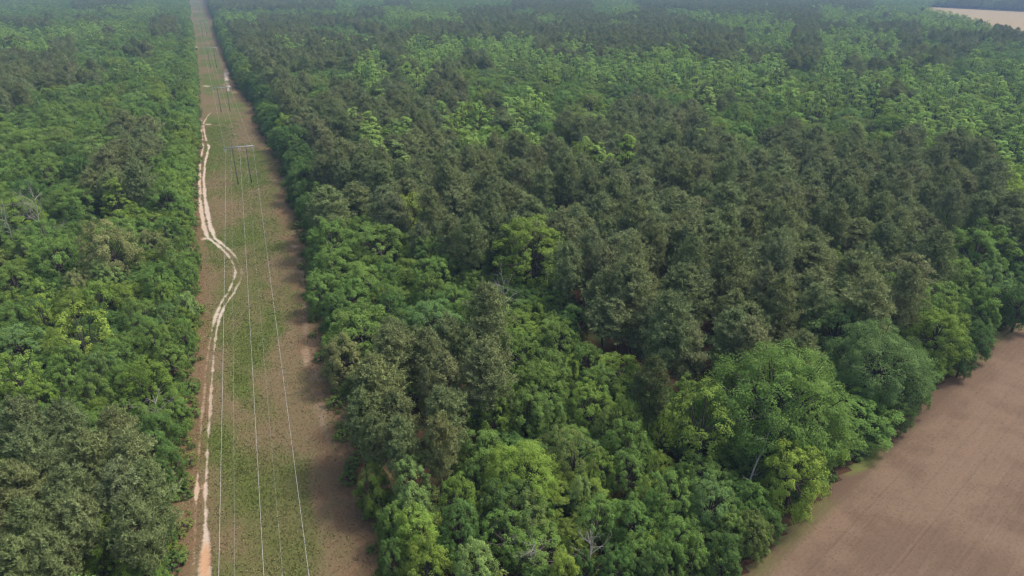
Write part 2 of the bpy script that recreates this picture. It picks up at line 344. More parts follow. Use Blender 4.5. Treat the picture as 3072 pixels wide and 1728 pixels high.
# ------------------------------------------------------------------ trees: each kind is modelled with trunk, limbs and crown
def unit(v): return v/(np.linalg.norm(v, axis=-1, keepdims=True)+1e-9)
def cards(c, n, s, r, asp=0.75):
    """leaf-spray rhombi at centres c, facing n, size s"""
    k = len(c); t = unit(np.cross(n, r.normal(size=(k, 3)))); b = np.cross(n, t); s = s[:, None]
    V = np.stack([c-t*s*.5, c+b*s*.5*asp-n*s*.08, c+t*s*.5, c-b*s*.5*asp-n*s*.08], 1).reshape(-1, 3)
    return V, np.arange(4*k).reshape(-1, 4)
def broadleaf(seed, Hh, R, base, nl, peak=1.0, leaf=0.32, per=34, sub=9, sparse=1.0, lobe=1.0, qlo=.58, upb=.55):
    """rounded crown of many leaf clumps on lobes; base = crown bottom / height; peak >1 gives a pointed top"""
    r = np.random.default_rng(seed); hz = Hh*(1-base)
    g = Geo(); V = []; L = []
    k = np.arange(nl)+.5; z = 1-1.75*k/nl; ph = k*2.39996+r.normal(0, .25, nl)
    rr = np.sqrt(np.clip(1-z*z, 0, 1)); D = np.stack([rr*np.cos(ph), rr*np.sin(ph), z], -1)
    lc = []
    mid = Hh*base+hz*0.42
    asym = 1+0.11*np.sin(ph+r.uniform(0, 6))+0.08*np.sin(2*ph+r.uniform(0, 6))
    for i in range(nl):
        up = max(D[i, 2], 0)
        prof = (1-0.45*(peak-1)*up) if peak > 1 else 1
        q = r.uniform(qlo, .92)
        p = np.array([D[i, 0]*R*q*asym[i]*prof, D[i, 1]*R*q*asym[i]*prof, mid+D[i, 2]*(hz*.55 if D[i, 2] > 0 else hz*.42)*q*(1+.1*(peak-1)*4*up)])
        lr = R*r.uniform(.22, .34)*lobe*(0.85 if peak > 1 else 1)
        lc.append((p, lr))
    zt = Hh*base
    for p, lr in lc:
        o = unit(p-np.array([0, 0, mid-hz*.1])+r.normal(0, .05, 3))
        ns = max(4, int(sub*r.uniform(.75, 1.25)*sparse))
        d = unit(r.normal(size=(ns, 3))+o*0.9+np.array([0, 0, upb]))
        sc = p+d*lr*r.uniform(.62, 1.0, (ns, 1))
        lt = r.uniform(-.14, .14)
        for c in sc:
            nn = int(per*r.uniform(.7, 1.3)); sr = lr*r.uniform(.34, .52)
            dd = unit(r.normal(size=(nn, 3))+np.array([0, 0, .35])+o*.3)
            cc = c+dd*sr*(r.uniform(.25, 1.0, (nn, 1))**.5)*np.array([1, 1, .75])
            nrm = unit(dd*.5+o*.55+np.array([0, 0, .45])+r.normal(0, .24, (nn, 3)))
            v, f = cards(cc, nrm, leaf*r.uniform(.65, 1.3, nn), r)
            V.append(v); L.append(np.repeat(np.clip(.5+lt+r.normal(0, .11, nn), 0, 1), 4))
    V = np.concatenate(V); L = np.concatenate(L); V[:, 2] = np.maximum(V[:, 2], .12)
    crown = mesh_of('crown', V, [np.arange(len(V)).reshape(-1, 4)], {'lv': L}, [M_LEAF])
    t = Geo(); tr = R*.055+.08
    lean = r.normal(0, .25, 2)
    h = np.linspace(0, 1, 7); fork = max(Hh*base*1.0, Hh*.28)
    pts = np.stack([lean[0]*h**2+r.normal(0, .06, 7), lean[1]*h**2+r.normal(0, .06, 7), h*Hh*.72], -1); pts[0, :2] = 0
    t.tube(pts, tr*(1.25-1.05*h), 7)
    for p, lr in lc[::2]:
        s = np.array([np.interp(min(fork+r.uniform(0, .25)*Hh, Hh*.6), pts[:, 2], pts[:, i]) for i in range(3)])
        mdp = (s+p)/2+np.array([0, 0, -.06*R])+r.normal(0, .2, 3)
        q = np.array([s, (s+mdp)/2+r.normal(0, .1, 3), mdp, (mdp+p)/2+r.normal(0, .15, 3), p])
        t.tube(q, tr*np.array([.5, .4, .3, .2, .08]), 5, cap=False)
        for _ in range(2):
            e = p+unit(p-s+r.normal(0, 1.5, 3))*lr*.8
            t.tube([q[3], (q[3]+e)/2+r.normal(0, .1, 3), e], tr*np.array([.16, .1, .04]), 4, cap=False)
    return crown, t.mesh('trunk', M_BARK)
def pine(seed, Hh, R, base, nb=78, fat=1.0):
    r = np.random.default_rng(seed); t = Geo(); V = []; L = []
    lean = r.normal(0, .35, 2); h = np.linspace(0, 1, 8)
    pts = np.stack([lean[0]*h**2, lean[1]*h**2, h*Hh*.97], -1); pts[1:-1, :2] += r.normal(0, .05, (6, 2))
    t.tube(pts, .2*(1.2-1.1*h), 6)
    side = r.uniform(0, 6.28); sk = r.uniform(.05, .28)
    for i in range(nb):
        u = (i+r.uniform(0, 1))/nb; z = Hh*(base+(1-base)*u**.92)
        prof = (.55+.45*math.sin(math.pi/2*u/.35)) if u < .35 else max(.1, (1-((u-.35)/.65)**1.9)**.8)
        ph = i*2.39996+r.normal(0, .35)
        ln = R*max(.16, prof)*r.uniform(.72, 1.12)*(1+sk*math.cos(ph-side))
        rise = (.75*u-.10)*ln+r.normal(0, .15)
        p0 = np.array([np.interp(z, pts[:, 2], pts[:, 0]), np.interp(z, pts[:, 2], pts[:, 1]), z])
        dv = np.array([math.cos(ph), math.sin(ph), 0]); p2 = p0+dv*ln+np.array([0, 0, rise]); p1 = (p0+p2)/2+np.array([0, 0, -.05*ln])
        t.tube([p0, p1, p2], [.055, .035, .012], 4, cap=False)
        nt_ = max(6, int((7+ln*5.2)*fat)); s = r.uniform(.15, 1.05, nt_)**.7
        sidev = np.array([-dv[1], dv[0], 0])
        c = p0+(p2-p0)*s[:, None]+sidev*(r.normal(0, .34, (nt_, 1))*ln*s[:, None]*.8)+np.array([0, 0, 1])*(r.normal(.1, .3, (nt_, 1)))
        bt = r.normal(0, .07)
        for q in c:
            nn = 10; o = unit(dv*.8+np.array([0, 0, .25+.9*u])); d = unit(r.normal(size=(nn, 3))*np.array([1, 1, .8])+np.array([0, 0, .8])+dv*.3)
            w = unit(np.cross(o+r.normal(0, .35, (nn, 3)), d)); le = r.uniform(.30, .55, (nn, 1)); wd = r.uniform(.045, .085, (nn, 1))
            qq = q+r.normal(0, .15, (nn, 3))
            v = np.stack([qq-w*wd-d*.06, qq+w*wd-d*.06, qq+d*le], 1).reshape(-1, 3)
            V.append(v); lv = np.clip(.44+bt+r.normal(0, .13)+r.normal(0, .08, nn), 0, 1); L.append(np.repeat(lv, 3))
    V = np.concatenate(V); L = np.concatenate(L)
    for _ in range(int(nb*.12)):      # dead twigs low on the stem
        z = Hh*r.uniform(base*.55, base); ph = r.uniform(0, 6.28); p0 = np.array([0, 0, z]); l = r.uniform(.5, 1.8)
        t.tube([p0, p0+np.array([math.cos(ph)*l, math.sin(ph)*l, r.uniform(-.4, .2)])], [.03, .01], 3, cap=False)
    return mesh_of('crown', V, [np.arange(len(V)).reshape(-1, 3)], {'lv': L}, [M_NEEDLE]), t.mesh('trunk', M_PBARK)

PROTO = {  # kind -> list of (crown mesh, trunk mesh, height, radius, crown-middle fraction)
 'broadleaf': [(*broadleaf(800+i, 14, 6, .08, n, leaf=.25, per=40, sub=9, lobe=.84, qlo=.66), 14, 6, .52) for i, n in enumerate([58, 64, 52, 60])]+[(*broadleaf(100+i, 14, 6, b, n, leaf=.26, per=int(p*2.4)), 14, 6, .55) for i, (b, n, p) in enumerate([(.18, 40, 18), (.12, 42, 18), (.2, 34, 20)])],
 'skirted': [(*broadleaf(200+i, 12, 5.5, .02, n, leaf=.26, per=42, sub=10), 12, 5.5, .5) for i, n in enumerate([44, 48, 40])],
 'oak': [(*broadleaf(300+i, 17, 10.5, .05, 150, leaf=.27, per=44, sub=9, lobe=.82, qlo=.62), 17, 10.5, .5) for i in range(2)],
 'loose': [(*broadleaf(400+i, 13, 6, .2, 30, leaf=.27, per=33, sub=8, sparse=.8), 13, 6, .55) for i in range(2)],
 'poplar': [(*broadleaf(500+i, 17, 3.9, .14, n, peak=pk, leaf=.27, per=34, sub=9, upb=.2), 17, 3.9, .52) for i, (n, pk) in enumerate([(36, 1.9), (34, 1.7), (40, 1.8), (36, 1.5)])],
 'pine': [(*pine(600+i, 18, 4.0, b, nb, f), 18, 4.0, .68) for i, (b, nb, f) in enumerate([(.36, 78, 1.), (.42, 70, 1.), (.33, 84, 1.05), (.40, 74, 1.), (.45, 66, .95), (.30, 84, 1.05)])],
 'shrub': [(*broadleaf(700+i, 3.2, 2.0, .0, 18, leaf=.28, per=12, sub=6), 3.2, 2.0, .5) for i in range(3)],
}
TONE = {'mid': (.088, .144, .035), 'dark': (.060, .106, .030), 'pale': (.118, .176, .056), 'bright': (.128, .194, .036), 'yellow': (.146, .200, .037), 'olive': (.102, .134, .040), 'blue': (.084, .138, .046),
        'warm': (.104, .154, .031), 'pine': (.120, .147, .061), 'greypine': (.124, .145, .066), 'pop': (.160, .238, .062), 'cedar': (.070, .088, .034), 'tan': (.136, .150, .060)}
WORD = {'mid': 'mid-green', 'dark': 'dark-green', 'pale': 'pale-green', 'bright': 'bright-green', 'yellow': 'yellow-green', 'olive': 'olive', 'blue': 'bluish-green', 'warm': 'grass-green', 'pine': 'olive-grey',
        'greypine': 'grey-green', 'pop': 'light-green', 'cedar': 'brownish', 'tan': 'tan-tipped'}

# surveyed trees: shape, picture point of the crown's middle, crown width, tone (| label of a landmark tree)
SURVEY = """
P 980 912 115 pine;P 1078 908 104 pine;P 1124 970 98 greypine;P 1222 952 122 pine;P 930 994 132 pine;P 998 1062 92 pine;P 1112 1072 116 pine;P 1103 1132 84 tan|pine with pale tan tips standing lowest before the green broadleaf clump
P 907 1062 95 pine;P 1076 1000 40 greypine|slim young pine poking up in the gap among the pines beside the clearing;P 1010 1132 92 pine;P 940 1118 80 pine;P 1050 895 78 pine;P 1175 905 80 pine
S 866 912 92 tan|tan-tipped broadleaf tree standing out at the clearing edge above the pines;B 1295 893 112 mid;B 1358 985 128 mid;B 1240 1052 104 warm;B 1329 1042 108 mid;O 1313 1205 172 bright|big bright-green bushy tree with drooping sprays between the pines and the yellowish willowy trees
S 946 1237 82 warm|rounded grass-green bush-like tree jutting furthest into the clearing near the bottom;B 1032 1228 94 pale|pale-leaved tall tree just behind the bush that juts into the clearing;B 1040 1283 92 pale;B 1158 1265 94 warm;B 1190 1217 60 dark;S 1055 1351 118 bright;S 987 1324 74 mid;B 1158 1335 100 dark;L 1272 1356 126 mid;L 1329 1311 112 olive;S 1078 1430 114 warm;S 985 1415 74 dark;B 1194 1438 104 pale
S 1415 1446 74 yellow|bright yellow-green bush in front of the fallen grey log
L 1444 1164 112 olive;L 1399 1150 92 olive;B 1506 1196 78 warm;B 1577 1198 90 mid;L 1650 1188 46 yellow|small golden-yellow treetop rising among green crowns in front of the biggest oak;B 1460 1255 60 pale;B 1679 1260 118 mid;B 1716 1210 60 mid;B 1786 1278 112 blue;S 1592 1326 112 mid;B 1650 1301 82 mid;L 1501 1320 98 mid;B 1706 1358 96 mid;S 1604 1406 100 mid;S 1679 1417 84 mid;S 1741 1415 84 mid;S 1832 1335 84 mid;S 1820 1417 92 dark;S 1886 1275 84 mid;S 1895 1345 84 olive;S 1634 1444 84 dark;L 1501 1278 50 olive;S 1545 1440 90 dark;S 1470 1440 60 dark
B 1410 873 104 mid;B 1387 950 100 mid;B 1470 916 82 mid;B 1515 978 98 mid;L 1433 950 50 yellow;B 1478 1028 108 warm;B 1383 998 84 mid;B 1376 1055 96 mid;B 1570 1067 100 warm;L 1611 1008 38 pale|small pale open-leaved sapling in the dark gap beside the brownish cedar;C 1638 982 86 cedar|dark brownish cedar-like tree in the gap behind the pale sapling;B 1581 1130 110 mid;L 1668 1094 60 yellow|small yellow-green crown in front of the open-branched tree beside the biggest oak;L 1768 1076 178 warm|open-branched grass-green tree spreading wide beside the biggest round oak;B 1730 1018 108 mid;B 1656 1048 74 mid;B 1750 893 50 dark;B 1530 1090 70 olive
O 1955 1032 312 mid|the biggest oak, a huge round dome of leaves beside the bare field;O 2190 930 222 blue|second-biggest oak, a bluish-green dome beside the field behind the biggest one;S 2077 940 82 olive;S 1992 1205 140 yellow|low yellow-green tree spilling toward the bare field in front of the biggest oak
B 2267 772 138 mid;B 2365 767 112 mid;S 2354 852 140 warm|grass-green tree with a yellowish patch overhanging the field edge;B 2411 722 120 mid;B 2456 642 150 mid|tall green tree with layered crown at the far corner of the field;S 2468 785 90 mid;B 2491 724 98 blue;B 2342 660 66 dark;B 2347 708 52 pale;S 2462 862 60 dark;S 2552 701 84 dark;S 2565 775 80 dark;B 2092 672 58 warm|lone small bright broadleaf tree surrounded by grey pines behind the field oaks;S 2420 905 60 dark;S 2300 1000 60 dark;S 2260 1045 64 dark
S 864 588 104 mid;S 812 620 64 mid;B 914 599 92 mid;B 955 628 138 mid;B 1033 563 108 yellow|rounded yellowish tree at the back of the broadleaf clump against the pines;B 955 556 82 warm;L 892 531 42 blue;B 1021 601 50 pale;P 1060 610 52 greypine;B 1074 649 82 mid;B 1142 647 70 mid;B 1195 656 96 mid;B 1092 702 110 mid;B 1340 645 176 warm|tall broad grass-green tree rising alone behind the tangle of dead branches;B 1256 644 58 warm;S 842 679 108 mid;S 808 735 90 mid;B 914 718 94 mid;S 886 756 90 mid;B 971 706 72 mid;B 971 758 70 mid;B 1079 742 80 mid;B 1142 765 80 mid;B 1097 788 76 dark;S 852 792 86 dark;B 983 788 80 dark;B 1188 720 66 mid;S 1302 765 60 dark;S 1350 800 60 warm;P 1225 815 118 pine|broad tawny-grey pine in front of the tangle of dead branches;P 1130 872 88 pine;P 990 876 80 pine;P 1245 592 78 pine;P 1292 598 78 pine;P 960 531 80 greypine;P 823 533 98 pine;P 1110 563 44 pine;P 1147 601 48 greypine;B 1172 599 38 bright;L 998 522 28 bright;B 1385 565 70 blue|lone bluish-green broadleaf crown among the pines above the tall grass-green tree
L 207 860 150 yellow|bright yellow-green tree standing out among darker trees on the clearing's far side;L 105 752 66 bright;L 45 778 52 bright;L 110 802 72 yellow;B 186 786 92 warm;B 250 761 92 warm;B 313 757 54 warm;B 420 757 62 warm;B 268 704 72 pale;B 195 722 56 tan;B 270 640 130 tan|wide tan-olive crown behind the yellow-green tree on the clearing's far side;B 330 668 70 olive;B 39 718 92 mid;B 39 810 76 mid;B 49 878 112 blue;L 49 960 108 bright|leafy bright-green tree at the very edge of the picture below the bluish one;B 352 806 92 mid;B 362 841 80 mid;B 284 919 108 mid;B 391 865 86 mid;B 329 884 84 mid;B 420 806 72 blue;B 462 845 56 mid;B 401 718 82 mid;B 176 935 92 mid;B 430 923 88 mid;B 465 700 60 mid;B 470 775 54 pale;B 100 1018 100 warm;B 162 981 84 mid;B 235 1000 92 mid;B 254 948 84 blue;B 381 981 118 warm;S 440 1045 78 mid;B 250 1046 64 warm;B 313 963 84 mid;L 8 1069 64 bright;P 59 1096 112 greypine;P 176 1096 112 pine;P 293 1116 104 pine;S 391 1116 108 dark;P 78 1175 128 pine;P 215 1185 124 pine;P 332 1180 112 pine;S 420 1180 74 dark;P 60 1262 126 pine;P 180 1268 120 pine;P 300 1262 116 greypine;P 378 1246 104 pine;P 90 1350 120 pine;P 225 1335 112 pine;P 345 1330 108 pine;S 290 1400 112 bright;S 368 1415 80 mid;S 225 1425 80 warm;P 60 1440 110 pine;P 150 1420 104 pine;S 415 1330 50 dark
B 470 640 60 mid;B 440 680 60 mid;B 425 640 60 olive;B 380 620 70 tan;B 300 590 80 mid;B 420 590 80 mid;B 340 560 70 warm;B 110 600 80 mid;B 60 640 84 mid;B 180 600 70 mid;B 230 590 60 olive;B 460 540 60 mid
S 690 292 64 mid|dark rounded tree at the corner where the clearing widens behind the nearest poles;S 720 325 54 bright;S 700 345 48 mid
"""
KIND = {'P': 'pine', 'B': 'broadleaf', 'S': 'skirted', 'O': 'oak', 'L': 'loose', 'C': 'pine'}
trees = []    # dict(kind, var, x, y, sx, sz, rot, tone, tint, label)
def jitter_tint(tone, x, y, amt=.11):
    t = np.array(TONE[tone]); h = hash2(int(x*10), int(y*10), 5); h2 = hash2(int(x*10), int(y*10), 6); h3 = hash2(int(x*10), int(y*10), 8)
    t = t*(1+(h-.5)*2*amt*1.3); t[0] *= 1+(h2-.5)*2*amt*.7; t[2] *= 1+(h3-.5)*2*amt*.5
    return t
cnt = {}
for ent in SURVEY.replace('\n', ';').split(';'):
    if not ent.strip(): continue
    d, _, lab = ent.partition('|'); c, px, py, w, tone = d.split(); px, py, w = float(px), float(py), float(w)
    kind = KIND[c]; cnt[kind] = cnt.get(kind, 0)+1; var = (cnt[kind]*7+int(px)) % len(PROTO[kind])
    Hh, R, mf = PROTO[kind][var][2:]
    z = Hh*mf
    for _ in range(6):
        p = at(px, py, z); dep = (p-np.array([0, 0, CAM_H])) @ F_
        rad = w*K/2*dep/FPX*1.08
        sx = rad/(R*1.0); sz = (sx**.5 if kind != 'oak' else sx**.7)*(.92+.25*hash2(int(px), int(py), 44))
        if kind == 'pine': sz = np.clip(sx, .6, 1.05)**.5
        if lab or tone in ('yellow', 'bright'): sz *= 1.12
        z = Hh*sz*mf
    trees.append(dict(kind=kind, var=var, x=p[0], y=p[1], sx=sx, sz=sz, rot=hash2(int(px), int(py), 1)*6.28, tone=tone, label=lab or None, hand=True, r=rad))

# stands of the far forest, read row by row: p pine, l light poplars, b mid-green, d dark, y bright, m mixed
MAPY = [0, 20, 40, 60, 80, 100, 130, 160, 200, 250, 300, 350, 400, 450, 500, 560]
MAP = ["bbbmmbbbppppp" "bbmbbbbmppbbp" + "p" + "pppppppbbbppp",
       "bbbbllbbbbbbb" "bmlbbmpbppblp" + "b" + "bpppplblbllll",
       "mmbmbbmbllppp" "pblllppplpppp" + "p" + "lllppllblllll",
       "bbbllbmbmpppb" "bpbpppppppppp" + "p" + "plllppbpplllp",
       "llllbbbbbpppm" "bbppbpppppppp" + "p" + "ppblplllppppp",
       "llmbbmbbbpplp" "ppplllllplppp" + "p" + "ppllplllmbmbm",
       "pppbbbbbbbppp" "mlmllplllllll" + "l" + "bpppplllmmbbb",
       "pppmbbbbbbpbb" "blllmbbblllll" + "l" + "llllblpbllddl",
       "pbbbbbbbbpppb" "plpbpbbbbbbdb" + "b" + "llllblllllllll"[:13],
       "bbbbbbbbbpppp" "pppppbplbbbpp" + "p" + "bbbblbblllllll"[:13],
       "bbbbppbbblppp" "lllplbbllpppp" + "p" + "pbbpbbbblllll",
       "bbbbppbbbbppp" "ppppplpppbppp" + "p" + "ppbppppppylll",
       "bbbpppbbbpppp" "ppppppppppppp" + "p" + "pppppppppppyy",
       "bbbppbbbbpppp" "ppppppppppppp" + "p" + "ppppppppppppy",
       "bbbbbbbbbpppp" "ppppppppppppp" + "p" + "ppppppppppppp"]
Z1 = np.array([(700, 420), (2600, 420), (2600, 700), (2450, 600), (2330, 650), (2300, 750), (2130, 790), (2040, 880), (1850, 890), (1740, 980), (1570, 940), (1470, 830), (1420, 720), (1420, 610), (1240, 610), (1100, 590), (1060, 530), (960, 520), (860, 535), (800, 560), (740, 540)])
Z2 = np.array([(-200, 1085), (450, 1085), (470, 1380), (-200, 1500)])
Z3 = np.array([(900, 870), (1200, 780), (1280, 850), (1200, 1080), (1120, 1180), (920, 1130)])
def classify(x, y, z):
    px, py, f = project(np.stack([x, y, np.full_like(x, z)], -1))
    wob = (fbm(x/40, y/60, 91)-.5)
    pxx = px+wob*40; pyy = py+(fbm(x/40, y/60, 95)-.5)*np.interp(py, [0, 500], [8, 40])
    row = np.clip(np.searchsorted(MAPY, pyy, side='right')-1, 0, 14); col = np.clip((pxx/64.4).astype(int), 0, 39)
    M = np.array([list(r.ljust(40, 'l')[:40]) for r in MAP]); ch = M[row, col]
    near = py > 560
    zp = inside(Z1, px, py) | inside(Z2, px, py) | inside(Z3, px, py)
    ch = np.where(near, np.where(zp, 'p', 'b'), ch)
    h = hash2(np.floor((x+y*.3)/17), np.floor((y-x*.3)/17), 33)
    k = np.where(ch == 'p', np.where(h < .91, 'p', np.where(h < .975, 'b', 'l')), ch)
    k = np.where(ch == 'm', np.where(h < .5, 'p', 'b'), k)
    k = np.where(ch == 'b', np.where(h < .97, 'b', np.where((h < .99) & (py < 500), 'l', 'b')), k)
    k = np.where(ch == 'l', np.where(h < .84, 'l', np.where(h < .96, 'b', 'p')), k)
    return k, px, py, f
hx = np.array([t['x'] for t in trees]); hy = np.array([t['y'] for t in trees]); hr = np.array([t['r'] for t in trees])
cell = {}
for i in range(len(hx)): cell.setdefault((int(hx[i]//25), int(hy[i]//25)), []).append(i)
def near_hand(x, y, r, k):
    ix, iy = int(x//25), int(y//25)
    for a in (-1, 0, 1):
        for b in (-1, 0, 1):
            for i in cell.get((ix+a, iy+b), ()):
                if math.hypot(x-hx[i], y-hy[i]) < k*(hr[i]+r): return True
    return False
def scatter(step, seed, want):
    r = np.random.default_rng(seed)
    gx = np.arange(-900, 2500, step); X, Y = np.meshgrid(gx, gx, indexing='ij')
    X = X+r.uniform(-.42, .42, X.shape)*step; Y = Y+r.uniform(-.42, .42, Y.shape)*step
    X, Y = X.ravel(), Y.ravel()
    d = np.hypot(X, Y); px, py, f = project(np.stack([X, Y, np.full_like(X, 9)], -1))
    ok = (f > 20) & (d < 2250) & (px > -260) & (px < 2576+260) & (py < 1750)
    X, Y = X[ok], Y[ok]
    k, px, py, f = classify(X, Y, 16.0 if want[0] == 'p' else 14.5)
    ok = np.isin(k, want)
    return X[ok], Y[ok], k[ok], px[ok], py[ok], f[ok], r
def blocked(x, y, r, kf=.8):
    return ((x > left_x(y)-r*kf) & (x < right_x(y)+r*kf)) | inside(FARF, x, y) | inside(FIELD, x, y) | (seg_dist(FEDGE, x, y) < r*.55)
def put(x, y, kind, tone, sx, sz, r, hand=False):
    pr = PROTO[kind]; var = int(hash2(int(x*7), int(y*7), 3)*len(pr)*.9999)
    if y < 110:      # keep the surveyed front row of crowns free of taller neighbours nearer the camera
        qx, qy, qf = project(np.array([x, y, pr[var][2]*sz*pr[var][4]])); rp = r/qf*FPX/K
        if 930 < qx < 1990 and qy > 1425 and qy-1.25*rp < 1452: return
    trees.append(dict(kind=kind, var=var, x=x, y=y, sx=sx, sz=sz, rot=hash2(int(x*9), int(y*9), 4)*6.28, tone=tone, label=None, hand=hand, r=r))
# the edges of the clearing: full crowns down to the ground
for side, fx in ((-1, left_x), (1, right_x)):
    y = 24.0
    while y < 1100:
        s = .5+.72*hash2(int(y), side+5, 9); r = 5.5*s
        x = float(fx(np.array(y)))+side*r*(1.04 if side < 0 else .88)
        _, py, _ = project(np.array([x, y, 7.0]))
        k = classify(np.array([x]), np.array([y]), 9.0)[0][0]
        if not near_hand(x, y, r, .66 if py > 500 else .5):
            put(x, y, 'skirted', 'dark' if k == 'p' else ('mid' if hash2(int(y), side+5, 19) < .7 else 'warm'), s, s*(.8+.4*hash2(int(y), side+5, 29)), r)
        y += r*1.25
edge_n = len(trees)
hx = np.array([t['x'] for t in trees]); hy = np.array([t['y'] for t in trees]); hr = np.array([t['r'] for t in trees])
cell = {}
for i in range(len(hx)): cell.setdefault((int(hx[i]//25), int(hy[i]//25)), []).append(i)
for step, seed, want in ((6.9, 5, ['p']), (9.4, 6, ['b', 'd', 'y']), (8.2, 7, ['l'])):
    X, Y, k, px, py, f, r = scatter(step, seed, want)
    q = r.uniform(0, 1, (len(X), 4)); kind = {'p': 'pine', 'l': 'poplar'}.get(want[0], 'broadleaf')
    R0 = PROTO[kind][0][3]; s = (1.1+.5*q[:, 0]) if kind != 'pine' else (.82+.46*q[:, 0])
    if kind == 'broadleaf': s = .78+.56*q[:, 0]
    rad = R0*s; ok = ~blocked(X, Y, rad)
    sp = fbm(X/55, Y/80, 123)
    for i in np.nonzero(ok)[0]:
        if near_hand(X[i], Y[i], rad[i], .64 if kind == 'pine' else .74): continue
        if kind == 'pine': tone = 'pine' if q[i, 1] < .7 else 'greypine'
        elif kind == 'poplar': tone = 'pop' if q[i, 1] < .75 else ('pale' if q[i, 1] < .9 else 'bright')
        else: tone = {'d': 'dark', 'y': 'bright' if q[i, 1] < .7 else 'yellow'}.get(k[i]) or ('mid' if q[i, 1] < .56 else 'warm' if q[i, 1] < .74 else 'olive' if q[i, 1] < .83 else 'dark' if q[i, 1] < .91 else 'blue' if q[i, 1] < .95 else 'pale')
        put(X[i], Y[i], kind, tone, s[i], (.82+.42*q[i, 2]) if kind != 'pine' else (.80+.36*q[i, 2]), rad[i])
hx = np.array([t['x'] for t in trees]); hy = np.array([t['y'] for t in trees]); hr = np.array([t['r'] for t in trees])
cell = {}
for i in range(len(hx)): cell.setdefault((int(hx[i]//25), int(hy[i]//25)), []).append(i)
for step, seed, k_, s0, s1 in ((4.4, 15, .50, .62, .5), (3.4, 16, .44, .40, .30)):
    r = np.random.default_rng(seed); gx_ = np.arange(-260, 420, step); X, Y = np.meshgrid(gx_, gx_, indexing='ij')
    X = (X+r.uniform(-.42, .42, X.shape)*step).ravel(); Y = (Y+r.uniform(-.42, .42, Y.shape)*step).ravel()
    kk, px, py, f = classify(X, Y, 7.0); q = r.uniform(0, 1, (len(X), 3)); rd = 5.5*(s0+s1*q[:, 0])
    ok = (f > 20) & (px > -200) & (px < 2776) & (py > 540) & (py < 1720) & (kk != 'p') & ~blocked(X, Y, rd, .9)
    for i in np.nonzero(ok)[0]:
        if near_hand(X[i], Y[i], rd[i], k_): continue
        put(X[i], Y[i], 'skirted', ['mid', 'dark', 'warm', 'dark', 'mid'][int(q[i, 1]*4.99)], rd[i]/5.5, (.52+.3*q[i, 2])*(1 if s0 > .5 else .75), rd[i])
        hx = np.append(hx, X[i]); hy = np.append(hy, Y[i]); hr = np.append(hr, rd[i]); cell.setdefault((int(X[i]//25), int(Y[i]//25)), []).append(len(hx)-1)
print('trees', len(trees), 'edge+survey', edge_n)

# which ones stand as objects of their own: the 300 of each kind that show largest
NAME = {'pine': 'pine_tree', 'broadleaf': 'broadleaf_tree', 'skirted': 'broadleaf_tree', 'oak': 'broadleaf_tree', 'loose': 'broadleaf_tree', 'poplar': 'poplar_tree'}
NOUN = {'pine_tree': 'pine', 'broadleaf_tree': 'broadleaf tree', 'poplar_tree': 'poplar'}
ONES = 'zero one two three four five six seven eight nine ten eleven twelve thirteen fourteen fifteen sixteen seventeen eighteen nineteen'.split()
TENS = '- - twenty thirty forty fifty sixty seventy eighty ninety'.split()
def words(n): return ONES[n] if n < 20 else TENS[n//10]+('-'+ONES[n % 10] if n % 10 else '')
pos = np.array([(t['x'], t['y'], PROTO[t['kind']][t['var']][2]*t['sz']*PROTO[t['kind']][t['var']][4]) for t in trees])
PX, PY, PF = project(pos)
rad = np.array([t['r'] for t in trees]); show = rad/PF*FPX/K
infr = (PX > -show*.5) & (PX < 2576+show*.5) & (PY > -show) & (PY < 1449+show*.8)
byname = {}
for i, t in enumerate(trees): byname.setdefault(NAME[t['kind']], []).append(i)
chosen = set()
for n, idx in byname.items():
    idx = [i for i in idx if infr[i]]
    idx.sort(key=lambda i: -(show[i]+(1000 if trees[i]['hand'] else 0)))
    chosen.update(idx[:298])
def where(t, px, py):
    n = NAME[t['kind']]; x, y = t['x'], t['y']
    if seg_dist(FEDGE, np.array(x), np.array(y)) < 16: return 'by the field', 'trees along the bare field'
    if left_x(np.array(y))-9 < x < right_x(np.array(y))+9: return 'at clearing edge', 'trees along the edges of the clearing'
    if x < left_x(np.array(y)): return 'left of clearing', 'trees left of the power-line clearing'
    if n == 'pine_tree': return 'in pine stand', 'pines of the dark stand'
    if n == 'poplar_tree': return 'beyond the pines', 'light poplars beyond the pines'
    return 'in the wood', 'broadleaf trees among the forest right of the clearing'
used = set()
for i in sorted(chosen, key=lambda i: PF[i]):
    t = trees[i]; n = NAME[t['kind']]; cm, tm = PROTO[t['kind']][t['var']][:2]
    e = link(n, None, loc=(t['x'], t['y'], 0)); e.rotation_euler = (0, 0, t['rot']); e.scale = (t['sx'], t['sx'], t['sz']); e.empty_display_size = .5
    tk = link('trunk', tm, e); cr = link('crown', cm, e); cr['tint'] = [float(v) for v in jitter_tint(t['tone'], t['x'], t['y'], .03 if t['label'] else .09)]
    wh, grp = where(t, PX[i], PY[i])
    if t['label']: lab = t['label']
    else:
        R0 = {'pine_tree': 4.0, 'broadleaf_tree': 5.0, 'poplar_tree': 3.9}[n]; q = t['r']/R0
        size = 'big' if q > 1.25 else 'small' if q < .8 else 'medium'
        a = int(np.clip(round(PX[i]/25.76), 0, 99)); b = int(np.clip(round(PY[i]/14.49), 0, 99))
        for sz_ in (size, 'tall' if t['sz'] > 1 else 'short', 'slim', 'bushy'):
            lab = f"{sz_} {WORD[t['tone']]} {NOUN[n]} {wh}, {words(a)} percent across, {words(b)} percent down"
            if lab not in used: break
    used.add(lab)
    tag(e, lab, 'tree', grp)

